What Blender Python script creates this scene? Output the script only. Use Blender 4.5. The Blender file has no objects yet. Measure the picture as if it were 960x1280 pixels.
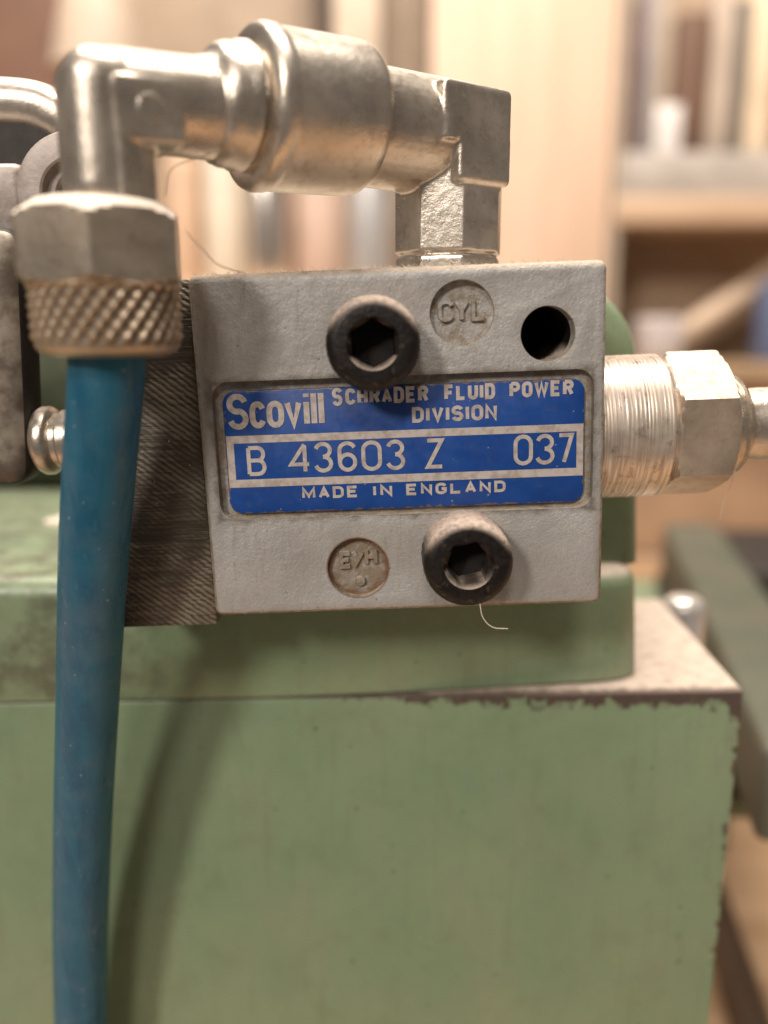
import bpy, bmesh, math, random
from mathutils import Vector, Matrix
random.seed(7)
S = 0.001                                  # geometry is written in millimetres
sc = bpy.context.scene
C = sc.collection

# ------------------------------------------------------------------ camera
PITCH = math.radians(12.0); DIST = 77.0
cd = bpy.data.cameras.new('camera'); cam = bpy.data.objects.new('camera', cd); C.objects.link(cam)
cam.location = (0, -DIST*math.cos(PITCH)*S, DIST*math.sin(PITCH)*S)
cam.rotation_euler = (math.pi/2 - PITCH, 0, 0)
cd.sensor_fit = 'HORIZONTAL'; cd.sensor_width = 36.0; cd.lens = 38.62
cd.clip_start = 0.002; cd.clip_end = 20
cd.dof.use_dof = True; cd.dof.focus_distance = 0.0765; cd.dof.aperture_fstop = 14.5
sc.camera = cam

# ------------------------------------------------------------------ world, lamps, exposure
w = bpy.data.worlds.new('World'); sc.world = w; w.use_nodes = True
w.node_tree.nodes['Background'].inputs[0].default_value = (1.0, 0.88, 0.77, 1)
w.node_tree.nodes['Background'].inputs[1].default_value = 0.15

def lamp(name, loc, target, size, power, col, size_y=None):
    l = bpy.data.lights.new(name, 'AREA'); o = bpy.data.objects.new(name, l); C.objects.link(o)
    l.shape = 'RECTANGLE' if size_y else 'DISK'; l.size = size*S
    if size_y: l.size_y = size_y*S
    l.energy = power; l.color = col
    o.location = Vector(loc)*S
    o.rotation_euler = (Vector(target)-Vector(loc)).to_track_quat('-Z', 'Y').to_euler()
    return o
lamp('ceiling_lamp_key', (-570, -1000, 600), (0, 10, 0), 185, 8.0, (1.0, 0.91, 0.82))
lamp('ceiling_lamp_second', (-110, -900, 740), (0, 10, 0), 190, 3.6, (1.0, 0.91, 0.82))
lamp('ceiling_lamp_rear', (-40, 120, 1050), (20, 320, 0), 800, 25.0, (1.0, 0.90, 0.80), 300)

vs = sc.view_settings
sc.display_settings.display_device = 'sRGB'
vs.view_transform = 'Standard'; vs.look = 'None'; vs.exposure = 0.0; vs.gamma = 1.0; vs.use_curve_mapping = False
sc.cycles.use_denoising = True
sc.cycles.max_bounces = 8
sc.cycles.sample_clamp_indirect = 6.0

# ------------------------------------------------------------------ materials
class NT:
    def __init__(s, name):
        s.m = bpy.data.materials.new(name); s.m.use_nodes = True
        s.t = s.m.node_tree; s.n = s.t.nodes; s.b = s.n['Principled BSDF']
        tc = s.n.new('ShaderNodeTexCoord'); sc_ = s.n.new('ShaderNodeVectorMath'); sc_.operation = 'SCALE'
        s.t.links.new(tc.outputs['Object'], sc_.inputs[0]); sc_.inputs['Scale'].default_value = 1000.0
        s.co = sc_.outputs[0]                       # object position in mm
    def link(s, a, b): s.t.links.new(a, b)
    def put(s, sock, v):
        if isinstance(v, (int, float)): sock.default_value = v
        elif isinstance(v, tuple): sock.default_value = v if len(v) == 4 or len(sock.default_value) == 3 else (*v, 1)
        else: s.link(v, sock)
    def math(s, op, a, b=0.0, c=None, clamp=False):
        n = s.n.new('ShaderNodeMath'); n.operation = op; n.use_clamp = clamp
        s.put(n.inputs[0], a); s.put(n.inputs[1], b)
        if c is not None: s.put(n.inputs[2], c)
        return n.outputs[0]
    def noise(s, scale, detail=4, rough=0.55, co=None, dist=0.0):
        n = s.n.new('ShaderNodeTexNoise'); s.link(co or s.co, n.inputs['Vector'])
        n.inputs['Scale'].default_value = scale; n.inputs['Detail'].default_value = detail
        n.inputs['Roughness'].default_value = rough; n.inputs['Distortion'].default_value = dist
        return n.outputs['Fac']
    def stretch(s, v, rot=(0, 0, 0)):
        n = s.n.new('ShaderNodeMapping'); s.link(s.co, n.inputs[0]); n.inputs['Scale'].default_value = v
        n.inputs['Rotation'].default_value = rot
        return n.outputs[0]
    def xyz(s, co=None):
        n = s.n.new('ShaderNodeSeparateXYZ'); s.link(co or s.co, n.inputs[0]); return n.outputs
    def step(s, v, lo, hi, a=0.0, b=1.0):
        n = s.n.new('ShaderNodeMapRange'); n.interpolation_type = 'SMOOTHSTEP'
        s.put(n.inputs[0], v); n.inputs[1].default_value = lo; n.inputs[2].default_value = hi
        n.inputs[3].default_value = a; n.inputs[4].default_value = b
        return n.outputs[0]
    def mix(s, f, a, b):
        n = s.n.new('ShaderNodeMix'); n.data_type = 'RGBA'
        s.put(n.inputs[0], f); s.put(n.inputs[6], a); s.put(n.inputs[7], b)
        return n.outputs[2]
    def up(s):
        g = s.n.new('ShaderNodeNewGeometry'); return s.xyz(g.outputs['Normal'])[2]
    def specks(s, scale, size, thresh=0.6):
        x, y, z = s.xyz(); cb = s.n.new('ShaderNodeCombineXYZ'); s.link(x, cb.inputs[0]); s.link(z, cb.inputs[1])
        wob = s.n.new('ShaderNodeVectorMath'); wob.operation = 'MULTIPLY_ADD'
        nn = s.n.new('ShaderNodeTexNoise'); nn.inputs['Scale'].default_value = scale*9; s.link(cb.outputs[0], nn.inputs['Vector'])
        s.link(nn.outputs['Color'], wob.inputs[0]); wob.inputs[1].default_value = (size*1.6/scale,)*3; s.link(cb.outputs[0], wob.inputs[2])
        v = s.n.new('ShaderNodeTexVoronoi'); v.voronoi_dimensions = '2D'; s.link(wob.outputs[0], v.inputs['Vector']); v.inputs['Scale'].default_value = scale
        sep = s.n.new('ShaderNodeSeparateColor'); s.link(v.outputs['Color'], sep.inputs[0])
        near = s.step(s.math('DIVIDE', v.outputs['Distance'], s.math('MULTIPLY_ADD', sep.outputs[1], 0.8, 0.35)), size*0.6, size, 1.0, 0.0)
        return s.math('MULTIPLY', near, s.math('GREATER_THAN', sep.outputs[0], thresh))
    def bump(s, h, strength=0.3, dist=0.05, prev=None):
        n = s.n.new('ShaderNodeBump'); n.inputs['Strength'].default_value = strength
        n.inputs['Distance'].default_value = dist*S; s.link(h, n.inputs['Height'])
        if prev is not None: s.link(prev, n.inputs['Normal'])
        return n.outputs[0]
    def out(s, col=None, rough=None, metal=None, normal=None, **kw):
        if col is not None: s.put(s.b.inputs['Base Color'], col)
        if rough is not None: s.put(s.b.inputs['Roughness'], rough)
        if metal is not None: s.put(s.b.inputs['Metallic'], metal)
        if normal is not None: s.link(normal, s.b.inputs['Normal'])
        for k, v in kw.items(): s.put(s.b.inputs[k.replace('_', ' ')], v)
        return s.m

DUST = (0.68, 0.565, 0.465)
def simple(name, c1, c2=None, rough=0.6, metal=0.0, scale=0.05, bump=0.0):
    t = NT(name); c2 = c2 or tuple(x*0.75 for x in c1)
    n = t.noise(scale, 5)
    return t.out(t.mix(t.step(n, 0.35, 0.65), c1, c2), rough, metal, t.bump(t.noise(scale*6, 3), 0.3, bump) if bump else None)

def m_green(name, wear=False):
    t = NT(name); gx = t.xyz()[0]
    n1 = t.noise(0.06, 4); n2 = t.noise(0.6, 5); n3 = t.noise(3.0, 3)
    col = t.mix(t.step(n1, 0.3, 0.7), (0.202, 0.288, 0.170), (0.240, 0.312, 0.190))
    col = t.mix(t.math('MULTIPLY', t.step(n2, 0.5, 0.75), 0.15), col, (0.195, 0.20, 0.12))
    st = t.noise(0.35, 4, co=t.stretch((2.2, 2.2, 0.22)))
    col = t.mix(t.math('MULTIPLY', t.step(st, 0.50, 0.75), 0.22), col, (0.15, 0.17, 0.095))
    hz = t.noise(0.10, 6, 0.6, co=t.stretch((1.0, 1.0, 0.6), (0, 0.6, 0)))
    col = t.mix(t.step(hz, 0.45, 0.75, 0.0, 0.30), col, (0.29, 0.30, 0.21))
    sm1 = t.noise(0.16, 7, 0.62, dist=0.8)
    col = t.mix(t.step(sm1, 0.48, 0.74, 0.0, 0.22), col, (0.155, 0.150, 0.085))
    scr = t.noise(0.9, 3, co=t.stretch((4.0, 4.0, 0.3), (0, 0.15, 0)))
    col = t.mix(t.step(scr, 0.70, 0.80, 0.0, 0.25), col, (0.36, 0.37, 0.28))
    col = t.mix(t.specks(0.22, 0.045, 0.80), col, (0.05, 0.05, 0.035))
    col = t.mix(t.math('MULTIPLY', t.specks(0.40, 0.04, 0.80), 0.6), col, (0.55, 0.52, 0.42))
    du = t.math('MULTIPLY', t.step(t.up(), 0.45, 0.9), t.step(t.noise(0.5, 5), 0.25, 0.55, 0.55, 1.0))
    if wear: du = t.math('MULTIPLY', du, t.step(t.math('MULTIPLY_ADD', t.noise(0.9, 8, 0.7), -3.0, t.xyz()[1]), -1.2, 0.5, 0.12, 1.0))
    if not wear: du = t.math('MULTIPLY', du, t.step(gx, -25.0, 5.0, 0.10, 1.0))
    if not wear:                                        # greasy grime on the left end of the ledge
        gm = t.math('MULTIPLY', t.step(t.noise(0.22, 7, 0.65), 0.40, 0.66, 0.0, 0.75), t.step(gx, -34.0, -14.0, 1.0, 0.1))
        col = t.mix(gm, col, (0.10, 0.095, 0.065))
    dustc = t.mix(t.noise(1.6, 6), (0.50, 0.41, 0.34), (0.72, 0.60, 0.50))
    rough = t.step(t.noise(0.2, 6), 0.3, 0.7, 0.24, 0.42)
    if wear:
        x, y, z = t.xyz()
        nz = t.noise(0.55, 11, 0.74); nz2 = t.noise(0.16, 4)
        # bare metal along the top front edge (fades out to the left) and down the right edge
        topw = t.math('MULTIPLY', t.step(t.math('MULTIPLY_ADD', nz2, 30.0, x), -62.0, -2.0, 0.0, 1.0), t.math('MULTIPLY_ADD', nz, 9.0, -2.8))
        e1 = t.math('GREATER_THAN', topw, t.math('MULTIPLY', z, -1.0))
        sw = t.math('MULTIPLY', t.math('MULTIPLY_ADD', nz, 8.0, -3.8), t.step(nz2, 0.3, 0.65, 0.15, 1.6))
        e2 = t.math('GREATER_THAN', sw, t.math('MULTIPLY', x, -1.0))
        cr = t.math('GREATER_THAN', t.math('MULTIPLY_ADD', nz, 8.0, -1.0), t.math('ADD', t.math('MULTIPLY', x, -1.0), t.math('MULTIPLY', z, -0.75)))
        wm = t.math('MAXIMUM', t.math('MAXIMUM', e1, e2), cr)
        bare = t.mix(t.noise(2.2, 6), (0.030, 0.020, 0.016), (0.135, 0.090, 0.070))
        wm = t.math('MAXIMUM', wm, t.math('MULTIPLY', t.step(t.up(), 0.4, 0.8), t.step(t.math('MULTIPLY_ADD', nz2, 30.0, x), -62.0, -22.0)))
        col = t.mix(wm, col, bare)
        rough = t.math('MULTIPLY_ADD', wm, 0.3, rough)
    col = t.mix(du, col, dustc)
    rough = t.math('MULTIPLY_ADD', du, 0.5, rough)
    b = t.bump(t.noise(0.9, 4), 0.35, 0.12)
    b = t.bump(n3, 0.35, 0.05, b)
    if wear: b = t.bump(wm, 0.6, -0.12, b)
    b = t.bump(t.math('MULTIPLY', du, t.noise(5.0, 4)), 0.6, 0.15, b)
    return t.out(col, rough, 0.0, b)

def m_valve():
    t = NT('grey_cast_paint')
    x, y, z = t.xyz()
    n1 = t.noise(0.22, 5); n2 = t.noise(1.7, 6); n3 = t.noise(4.5, 4)
    col = t.mix(t.step(n1, 0.3, 0.7), (0.385, 0.375, 0.36), (0.48, 0.47, 0.455))
    col = t.mix(t.math('MULTIPLY', t.step(n2, 0.52, 0.72), 0.35), col, (0.27, 0.245, 0.21))
    col = t.mix(t.step(n3, 0.35, 0.65, 0.0, 0.30), col, (0.30, 0.28, 0.25))
    strk = t.noise(0.6, 5, co=t.stretch((1.6, 1.0, 0.25)))
    col = t.mix(t.step(strk, 0.56, 0.72, 0.0, 0.35), col, (0.24, 0.205, 0.165))
    # grime collected round the nameplate pocket
    ax = t.math('SUBTRACT', t.math('ABSOLUTE', t.math('SUBTRACT', x, 0.1)), 17.3)
    az = t.math('SUBTRACT', t.math('ABSOLUTE', t.math('SUBTRACT', z, 0.0)), 6.3)
    dd = t.math('ABSOLUTE', t.math('MAXIMUM', ax, az))
    g = t.step(t.math('SUBTRACT', t.math('MULTIPLY_ADD', t.noise(0.7, 6), 1.5, -0.50), dd), -0.45, 0.45)
    col = t.mix(t.math('MULTIPLY', g, 0.72), col, (0.085, 0.062, 0.042))
    # inside the pockets (floor lies behind the face)
    inp = t.math('GREATER_THAN', y, 0.15)
    inp = t.math('MULTIPLY', inp, t.math('LESS_THAN', y, 1.4))
    low = t.math('LESS_THAN', z, -8.0)
    col = t.mix(t.math('MULTIPLY', inp, t.step(t.math('MULTIPLY_ADD', low, 0.12, t.noise(1.1, 6)), 0.4, 0.68, 0.08, 0.75)), col, (0.24, 0.165, 0.085))
    er = t.math('SQRT', t.math('ADD', t.math('POWER', t.math('ADD', x, 4.6), 2.0), t.math('POWER', t.math('ADD', z, 11.45), 2.0)))
    ring = t.step(t.math('MULTIPLY_ADD', t.noise(1.2, 6), 1.6, er), 2.9, 3.6)
    ring = t.math('MULTIPLY', ring, t.step(er, 2.9, 3.1, 1.0, 0.0))
    col = t.mix(t.math('MULTIPLY', ring, 0.85), col, (0.17, 0.085, 0.04))
    col = t.mix(t.math('MULTIPLY', t.specks(0.7, 0.08, 0.90), 0.6), col, (0.09, 0.075, 0.06))
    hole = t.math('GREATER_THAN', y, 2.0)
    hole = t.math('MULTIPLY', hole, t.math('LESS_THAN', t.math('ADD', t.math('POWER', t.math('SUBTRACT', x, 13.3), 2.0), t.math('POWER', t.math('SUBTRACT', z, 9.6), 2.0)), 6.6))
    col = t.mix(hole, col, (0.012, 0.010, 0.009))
    du = t.math('MULTIPLY', t.step(t.up(), 0.25, 0.75), t.step(t.noise(0.8, 5), 0.3, 0.6, 0.35, 1.0))
    col = t.mix(du, col, t.mix(t.noise(2.0, 5), (0.42, 0.34, 0.26), (0.72, 0.61, 0.50)))
    b = t.bump(t.noise(0.9, 4, 0.6), 0.8, 0.20)
    b = t.bump(n3, 0.7, 0.09, b)
    b = t.bump(t.math('MULTIPLY', du, t.noise(5.0, 4)), 0.7, 0.2, b)
    return t.out(col, t.math('MULTIPLY_ADD', du, 0.4, t.step(n2, 0.3, 0.7, 0.42, 0.6)), 0.15, b)

def m_nickel(name='nickel_plated_brass', c1=(0.72, 0.65, 0.565), c2=(0.58, 0.51, 0.43), dusty=0.8, rough=0.23, up0=0.55, up1=0.95, dirt=None, dustcol=None, du0=0.35):
    t = NT(name)
    n1 = t.noise(0.18, 4); n2 = t.noise(1.6, 6)
    col = t.mix(t.step(n1, 0.3, 0.7), c1, c2)
    col = t.mix(t.math('MULTIPLY', t.step(n2, 0.5, 0.75), 0.3), col, (0.32, 0.25, 0.18))
    film = t.step(t.noise(0.25, 5), 0.25, 0.75, 0.05, 0.24)           # thin film of dust all over
    du = t.math('MULTIPLY', t.step(t.up(), up0, up1), dusty)
    du = t.math('MULTIPLY', du, t.step(t.noise(1.3, 5), 0.3, 0.6, du0, 1.0))
    f = t.math('MAXIMUM', film, du, clamp=True)
    if dirt:                                            # brown dirt packed into the knurl grooves
        x, y, z = t.xyz(); dx = t.math('SUBTRACT', x, dirt[0])
        rr = t.math('SQRT', t.math('ADD', t.math('MULTIPLY', dx, dx), t.math('MULTIPLY', y, y)))
        g = t.math('MULTIPLY', t.step(t.math('MULTIPLY_ADD', n2, 0.2, rr), dirt[1], dirt[2], 1.0, 0.0), t.step(z, -6.9, -6.3))
        col = t.mix(t.math('MULTIPLY', g, 0.8), col, (0.13, 0.085, 0.05)); f = t.math('MAXIMUM', f, t.math('MULTIPLY', g, 0.9))
    col = t.mix(du, col, dustcol or DUST)
    f = t.math('MAXIMUM', f, du, clamp=True)
    st = t.noise(0.7, 7, 0.65)                          # brown stains
    col = t.mix(t.step(st, 0.52, 0.70, 0.0, 0.40), col, (0.30, 0.235, 0.17))
    f = t.math('MAXIMUM', f, t.step(st, 0.55, 0.72, 0.0, 0.35))
    b = t.bump(t.noise(1.3, 4), 0.5, 0.09)
    b = t.bump(t.noise(5.0, 5, 0.7), 0.45, 0.045, b)
    return t.out(col, t.math('MULTIPLY_ADD', f, 0.5, rough), t.math('SUBTRACT', 1.0, f), b)

def m_thread():
    t = NT('machined_brass_thread')
    st = t.noise(0.5, 5, co=t.stretch((7.0, 0.35, 0.35)))
    col = t.mix(t.step(st, 0.35, 0.65), (0.76, 0.67, 0.58), (0.52, 0.43, 0.35))
    col = t.mix(t.math('MULTIPLY', t.step(t.noise(0.9, 6), 0.55, 0.7), 0.6), col, (0.26, 0.19, 0.14))
    f = t.step(t.noise(0.4, 5), 0.3, 0.7, 0.15, 0.5)
    return t.out(col, t.step(st, 0.3, 0.7, 0.30, 0.5), t.math('SUBTRACT', 1.0, f), t.bump(st, 0.6, 0.08))

def m_screw():
    t = NT('black_oxide_screw')
    x, y, z = t.xyz(); col = t.mix(t.step(t.noise(1.2, 5), 0.4, 0.6), (0.007, 0.0055, 0.005), (0.015, 0.011, 0.0095))
    rr = t.math('SQRT', t.math('ADD', t.math('MULTIPLY', x, x), t.math('MULTIPLY', z, z)))
    du = t.math('MULTIPLY', t.step(t.up(), 0.12, 0.62), t.step(t.noise(1.6, 5), 0.25, 0.55, 0.5, 1.0))
    du = t.math('MULTIPLY', du, t.step(rr, 1.7, 2.4, 0.12, 1.0))
    col = t.mix(t.math('MULTIPLY', t.step(t.noise(1.7, 7), 0.58, 0.74), 0.2), col, (0.25, 0.19, 0.15))
    col = t.mix(du, col, t.mix(t.noise(2.5, 4), (0.40, 0.31, 0.25), (0.66, 0.54, 0.45)))
    b = t.bump(t.noise(2.6, 5), 0.6, 0.10)
    return t.out(col, t.math('MULTIPLY_ADD', du, 0.45, 0.42), 0.0, b, Specular_IOR_Level=0.35)

def m_steel_saw():
    t = NT('saw_cut_steel')
    m = t.stretch((1, 1, 1), (0, math.radians(-38), 0))
    wv = t.n.new('ShaderNodeTexWave'); wv.wave_type = 'BANDS'; wv.bands_direction = 'Z'
    t.link(m, wv.inputs['Vector']); wv.inputs['Scale'].default_value = 0.62; wv.inputs['Distortion'].default_value = 2.6
    wv.inputs['Detail'].default_value = 3; wv.inputs['Detail Scale'].default_value = 2.0
    fine = t.noise(1.0, 5, co=t.stretch((0.25, 1, 5.0), (0, math.radians(-38), 0)))
    h = t.math('ADD', t.math('MULTIPLY', wv.outputs['Fac'], t.step(t.noise(0.18, 4), 0.35, 0.7, 0.05, 0.9)), t.math('MULTIPLY', fine, 1.2))
    col = t.mix(t.step(h, 0.5, 1.3), (0.085, 0.073, 0.058), (0.29, 0.255, 0.205))
    col = t.mix(t.math('MULTIPLY', t.step(t.noise(0.3, 5), 0.5, 0.7), 0.5), col, (0.09, 0.075, 0.055))
    col = t.mix(t.specks(0.6, 0.06, 0.90), col, (0.7, 0.66, 0.6))
    return t.out(col, t.step(fine, 0.3, 0.7, 0.4, 0.6), 0.55, t.bump(h, 0.7, 0.16))

def m_hose():
    t = NT('blue_polyurethane')
    sp = t.noise(0.4, 5, co=t.stretch((1.6, 1.6, 0.08)))
    col = t.mix(t.step(sp, 0.35, 0.65), (0.011, 0.098, 0.178), (0.017, 0.130, 0.215))
    col = t.mix(t.math('MULTIPLY', t.specks(0.5, 0.06, 0.72), 0.6), col, (0.45, 0.52, 0.55))
    col = t.mix(t.math('MULTIPLY', t.specks(1.3, 0.07, 0.86), 0.35), col, (0.30, 0.38, 0.42))
    col = t.mix(t.step(t.noise(0.3, 6, 0.65), 0.40, 0.75, 0.04, 0.24), col, (0.17, 0.23, 0.26))
    scr = t.noise(0.8, 4, co=t.stretch((3.0, 3.0, 0.35)))
    col = t.mix(t.step(scr, 0.62, 0.80, 0.0, 0.35), col, (0.25, 0.36, 0.42))
    m = t.out(col, t.step(sp, 0.3, 0.7, 0.24, 0.36), 0.0, t.bump(t.noise(0.8, 4), 0.2, 0.06),
              Subsurface_Weight=0.15, Subsurface_Scale=0.002, IOR=1.45, Specular_IOR_Level=0.3)
    t.b.inputs['Subsurface Radius'].default_value = (0.15, 0.6, 1.0)
    return m

def m_wood(name, c1, c2, horiz=False):
    t = NT(name)
    co = t.stretch((0.01, 0.08, 0.08) if horiz else (0.08, 0.08, 0.008))
    n = t.noise(1.0, 5, co=co, dist=0.6)
    return t.out(t.mix(t.step(n, 0.3, 0.7), c1, c2), 0.55, 0.0, t.bump(n, 0.2, 0.2))

def m_print():
    t = NT('bare_aluminium_print')
    col = t.mix(t.step(t.noise(1.4, 6), 0.4, 0.68), (0.66, 0.60, 0.56), (0.48, 0.41, 0.36))
    return t.out(col, 0.45, 0.25, t.bump(t.noise(5.0, 3), 0.3, 0.02))
def m_blue():
    t = NT('blue_enamel')
    col = t.mix(t.step(t.noise(0.35, 5), 0.3, 0.7), (0.006, 0.053, 0.260), (0.010, 0.070, 0.320))
    col = t.mix(t.math('MULTIPLY', t.step(t.noise(1.3, 6), 0.58, 0.72), 0.35), col, (0.06, 0.09, 0.17))
    col = t.mix(t.math('MULTIPLY', t.specks(0.62, 0.06, 0.80), 0.6), col, (0.36, 0.42, 0.55))
    x, y, z = t.xyz()                                   # brown tarnish creeping in from the edges
    ax = t.math('SUBTRACT', t.math('ABSOLUTE', t.math('SUBTRACT', x, 0.2)), 16.55)
    az = t.math('SUBTRACT', t.math('ABSOLUTE', t.math('ADD', z, 0.2)), 5.7)
    d = t.math('MULTIPLY', t.math('MAXIMUM', ax, az), -1.0)
    e = t.math('LESS_THAN', d, t.math('MULTIPLY_ADD', t.noise(1.6, 6), 1.1, -0.50))
    col = t.mix(t.math('MULTIPLY', e, 0.8), col, (0.20, 0.135, 0.085))
    return t.out(col, t.step(t.noise(0.8, 5), 0.3, 0.7, 0.28, 0.45), 0.0, t.bump(t.noise(0.7, 4), 0.3, 0.06))
def m_plate_edge():
    t = NT('tarnished_aluminium')
    return t.out(t.mix(t.step(t.noise(1.0, 6), 0.35, 0.65), (0.42, 0.35, 0.27), (0.16, 0.11, 0.07)), 0.5, 0.4)

M = dict(green=m_green('green_machine_paint'), green_worn=m_green('green_machine_paint_worn', True), valve=m_valve(), nickel=m_nickel(),
         knurl=m_nickel('dusty_knurled_brass', (0.62, 0.52, 0.40), (0.45, 0.35, 0.25), 0.7, 0.34, dirt=(-34.0, 5.55, 5.85)),
         nut=m_nickel('dusty_nut', (0.66, 0.585, 0.49), (0.50, 0.42, 0.33), 1.0, 0.28, 0.35, 0.7, dustcol=(0.86, 0.74, 0.63), du0=0.75),
         thread=m_thread(), screw=m_screw(), saw=m_steel_saw(), hose=m_hose(), ink=m_print(), blue=m_blue(), edge=m_plate_edge(),
         chrome=m_nickel('polished_steel', (0.72, 0.68, 0.64), (0.55, 0.50, 0.46), 0.5, 0.16),
         pale_steel=simple('bright_zinc', (0.80, 0.77, 0.74), (0.66, 0.62, 0.58), 0.25, 0.5, 0.2),
         dull=simple('dull_grey_steel', (0.42, 0.37, 0.34), (0.30, 0.25, 0.22), 0.5, 0.35, 0.4, 0.08),
         pale=simple('worn_white_metal', (0.33, 0.285, 0.23), (0.12, 0.09, 0.07), 0.5, 0.15, 0.3, 0.15),
         black=simple('black_grimy_steel_and_shade', (0.020, 0.016, 0.014), (0.035, 0.028, 0.022), 0.6, 0.1, 0.5, 0.05),
         socket_dark=simple('socket_shade_black', (0.006, 0.005, 0.004), (0.012, 0.009, 0.008), 0.9), lint=simple('lint', (0.80, 0.70, 0.60), (0.7, 0.6, 0.5), 0.9),
         ply=m_wood('pale_plywood', (0.80, 0.585, 0.44), (0.72, 0.515, 0.375)),
         shelfwood=m_wood('shelf_wood', (0.62, 0.44, 0.30), (0.52, 0.36, 0.24), True),
         benchwood=m_wood('bench_wood', (0.50, 0.33, 0.20), (0.36, 0.22, 0.12), True))

# ------------------------------------------------------------------ mesh helpers (mm)
def tmp(bm):
    me = bpy.data.meshes.new('tmp'); bm.to_mesh(me); bm.free()
    o = bpy.data.objects.new('tmp', me); C.objects.link(o); return o
def bake(o):
    bpy.context.view_layer.update()
    dg = bpy.context.evaluated_depsgraph_get()
    me = bpy.data.meshes.new_from_object(o.evaluated_get(dg))
    bpy.data.objects.remove(o); return me
def finish(name, src, mat, parent=None, angle=35, loc=None):
    if isinstance(src, bmesh.types.BMesh):
        bmesh.ops.recalc_face_normals(src, faces=src.faces[:])
        me = bpy.data.meshes.new(name); src.to_mesh(me); src.free()
    else: me = src; me.name = name
    me.transform(Matrix.Scale(S, 4))
    if mat is not None: me.materials.clear(); me.materials.append(mat)
    for p in me.polygons: p.use_smooth = True
    me.set_sharp_from_angle(angle=math.radians(angle))
    o = bpy.data.objects.new(name, me); C.objects.link(o)
    if parent is not None: o.parent = parent
    if loc is not None: o.location = Vector(loc)*S
    return o
def tag(o, label=None, cat=None, group=None, kind=None):
    if label: o['label'] = label
    if cat: o['category'] = cat
    if group: o['group'] = group
    if kind: o['kind'] = kind
    return o
def thing(name, label, cat, loc=(0, 0, 0), rot=(0, 0, 0), group=None):
    o = bpy.data.objects.new(name, None); C.objects.link(o); o.location = Vector(loc)*S; o.rotation_euler = rot
    o.empty_display_size = 0.005
    return tag(o, label, cat, group)

def box_bm(x0, x1, y0, y1, z0, z1, bev=0.0, seg=3, bm=None):
    b = bmesh.new()
    vs = [b.verts.new((x, y, z)) for x in (x0, x1) for y in (y0, y1) for z in (z0, z1)]
    for f in ((0, 1, 3, 2), (4, 6, 7, 5), (0, 4, 5, 1), (2, 3, 7, 6), (0, 2, 6, 4), (1, 5, 7, 3)): b.faces.new([vs[i] for i in f])
    bmesh.ops.recalc_face_normals(b, faces=b.faces[:])
    if bev: bmesh.ops.bevel(b, geom=b.edges[:], offset=bev, segments=seg, profile=0.5, affect='EDGES')
    if bm is None: return b
    return merge(bm, b)
def merge(a, b, mtx=None):
    me = bpy.data.meshes.new('m'); b.to_mesh(me); b.free()
    if mtx is not None: me.transform(mtx)
    a.from_mesh(me); bpy.data.meshes.remove(me); return a
def grid_bm(rings, cap=True):
    """rings: list of equal-length closed loops of points"""
    b = bmesh.new(); R = [[b.verts.new(p) for p in r] for r in rings]; n = len(R[0])
    for i in range(len(R)-1):
        for j in range(n): b.faces.new((R[i][j], R[i][(j+1) % n], R[i+1][(j+1) % n], R[i+1][j]))
    if cap: b.faces.new(R[0][::-1]); b.faces.new(R[-1])
    bmesh.ops.recalc_face_normals(b, faces=b.faces[:])
    return b
def lathe(prof, n=64, axis='Z', o=(0, 0, 0), rfun=None, cap=True):
    """prof: (radius, height); rfun(theta, h, r) reshapes the radius"""
    rings = []
    for r, h in prof:
        ring = []
        for k in range(n):
            a = 2*math.pi*k/n; rr = rfun(a, h, r) if rfun else r
            c, s_ = rr*math.cos(a), rr*math.sin(a)
            ring.append({'Z': (o[0]+c, o[1]+s_, o[2]+h), 'X': (o[0]+h, o[1]+c, o[2]+s_), 'Y': (o[0]+c, o[1]+h, o[2]+s_)}[axis])
        rings.append(ring)
    return grid_bm(rings, cap)
def polyr(a, sides, off):                       # 1/cos factor of a regular polygon with unit apothem
    s_ = 2*math.pi/sides; d = (a-off) % s_; d = min(d, s_-d)      # corner at angle 'off'
    return 1/math.cos(s_/2 - d)
def prism(outline, z0, z1, axis='Z'):
    def P(u, v, h): return (u, v, h) if axis == 'Z' else (u, h, v)
    return grid_bm([[P(u, v, z0) for u, v in outline], [P(u, v, z1) for u, v in outline]])
def rrect(x0, x1, y0, y1, r, n=8):
    pts = []
    for cx, cy, a0 in ((x1-r, y1-r, 0), (x0+r, y1-r, 90), (x0+r, y0+r, 180), (x1-r, y0+r, 270)):
        for k in range(n+1):
            a = math.radians(a0+90*k/n); pts.append((cx+r*math.cos(a), cy+r*math.sin(a)))
    return pts
def catmull(pts, n=8):
    P = [Vector(p) for p in pts]; P = [2*P[0]-P[1]] + P + [2*P[-1]-P[-2]]; out = []
    for i in range(1, len(P)-2):
        for k in range(n):
            t = k/n; a, b, c, d = P[i-1:i+3]
            out.append(0.5*((2*b)+(c-a)*t+(2*a-5*b+4*c-d)*t*t+(3*b-a-3*c+d)*t**3))
    out.append(P[-2]); return out
def sweep(pts, rad, n=20, rfun=None):
    rings = []; up = Vector((0.3, 1, 0.2)).normalized()
    for i, p in enumerate(pts):
        t = (pts[min(i+1, len(pts)-1)]-pts[max(i-1, 0)]).normalized()
        s_ = t.cross(up).normalized(); u = s_.cross(t)
        r = rad(i/(len(pts)-1)) if callable(rad) else rad
        rings.append([tuple(p+(s_*math.cos(2*math.pi*k/n)+u*math.sin(2*math.pi*k/n))*r*(rfun(2*math.pi*k/n) if rfun else 1)) for k in range(n)])
    return grid_bm(rings)
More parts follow.
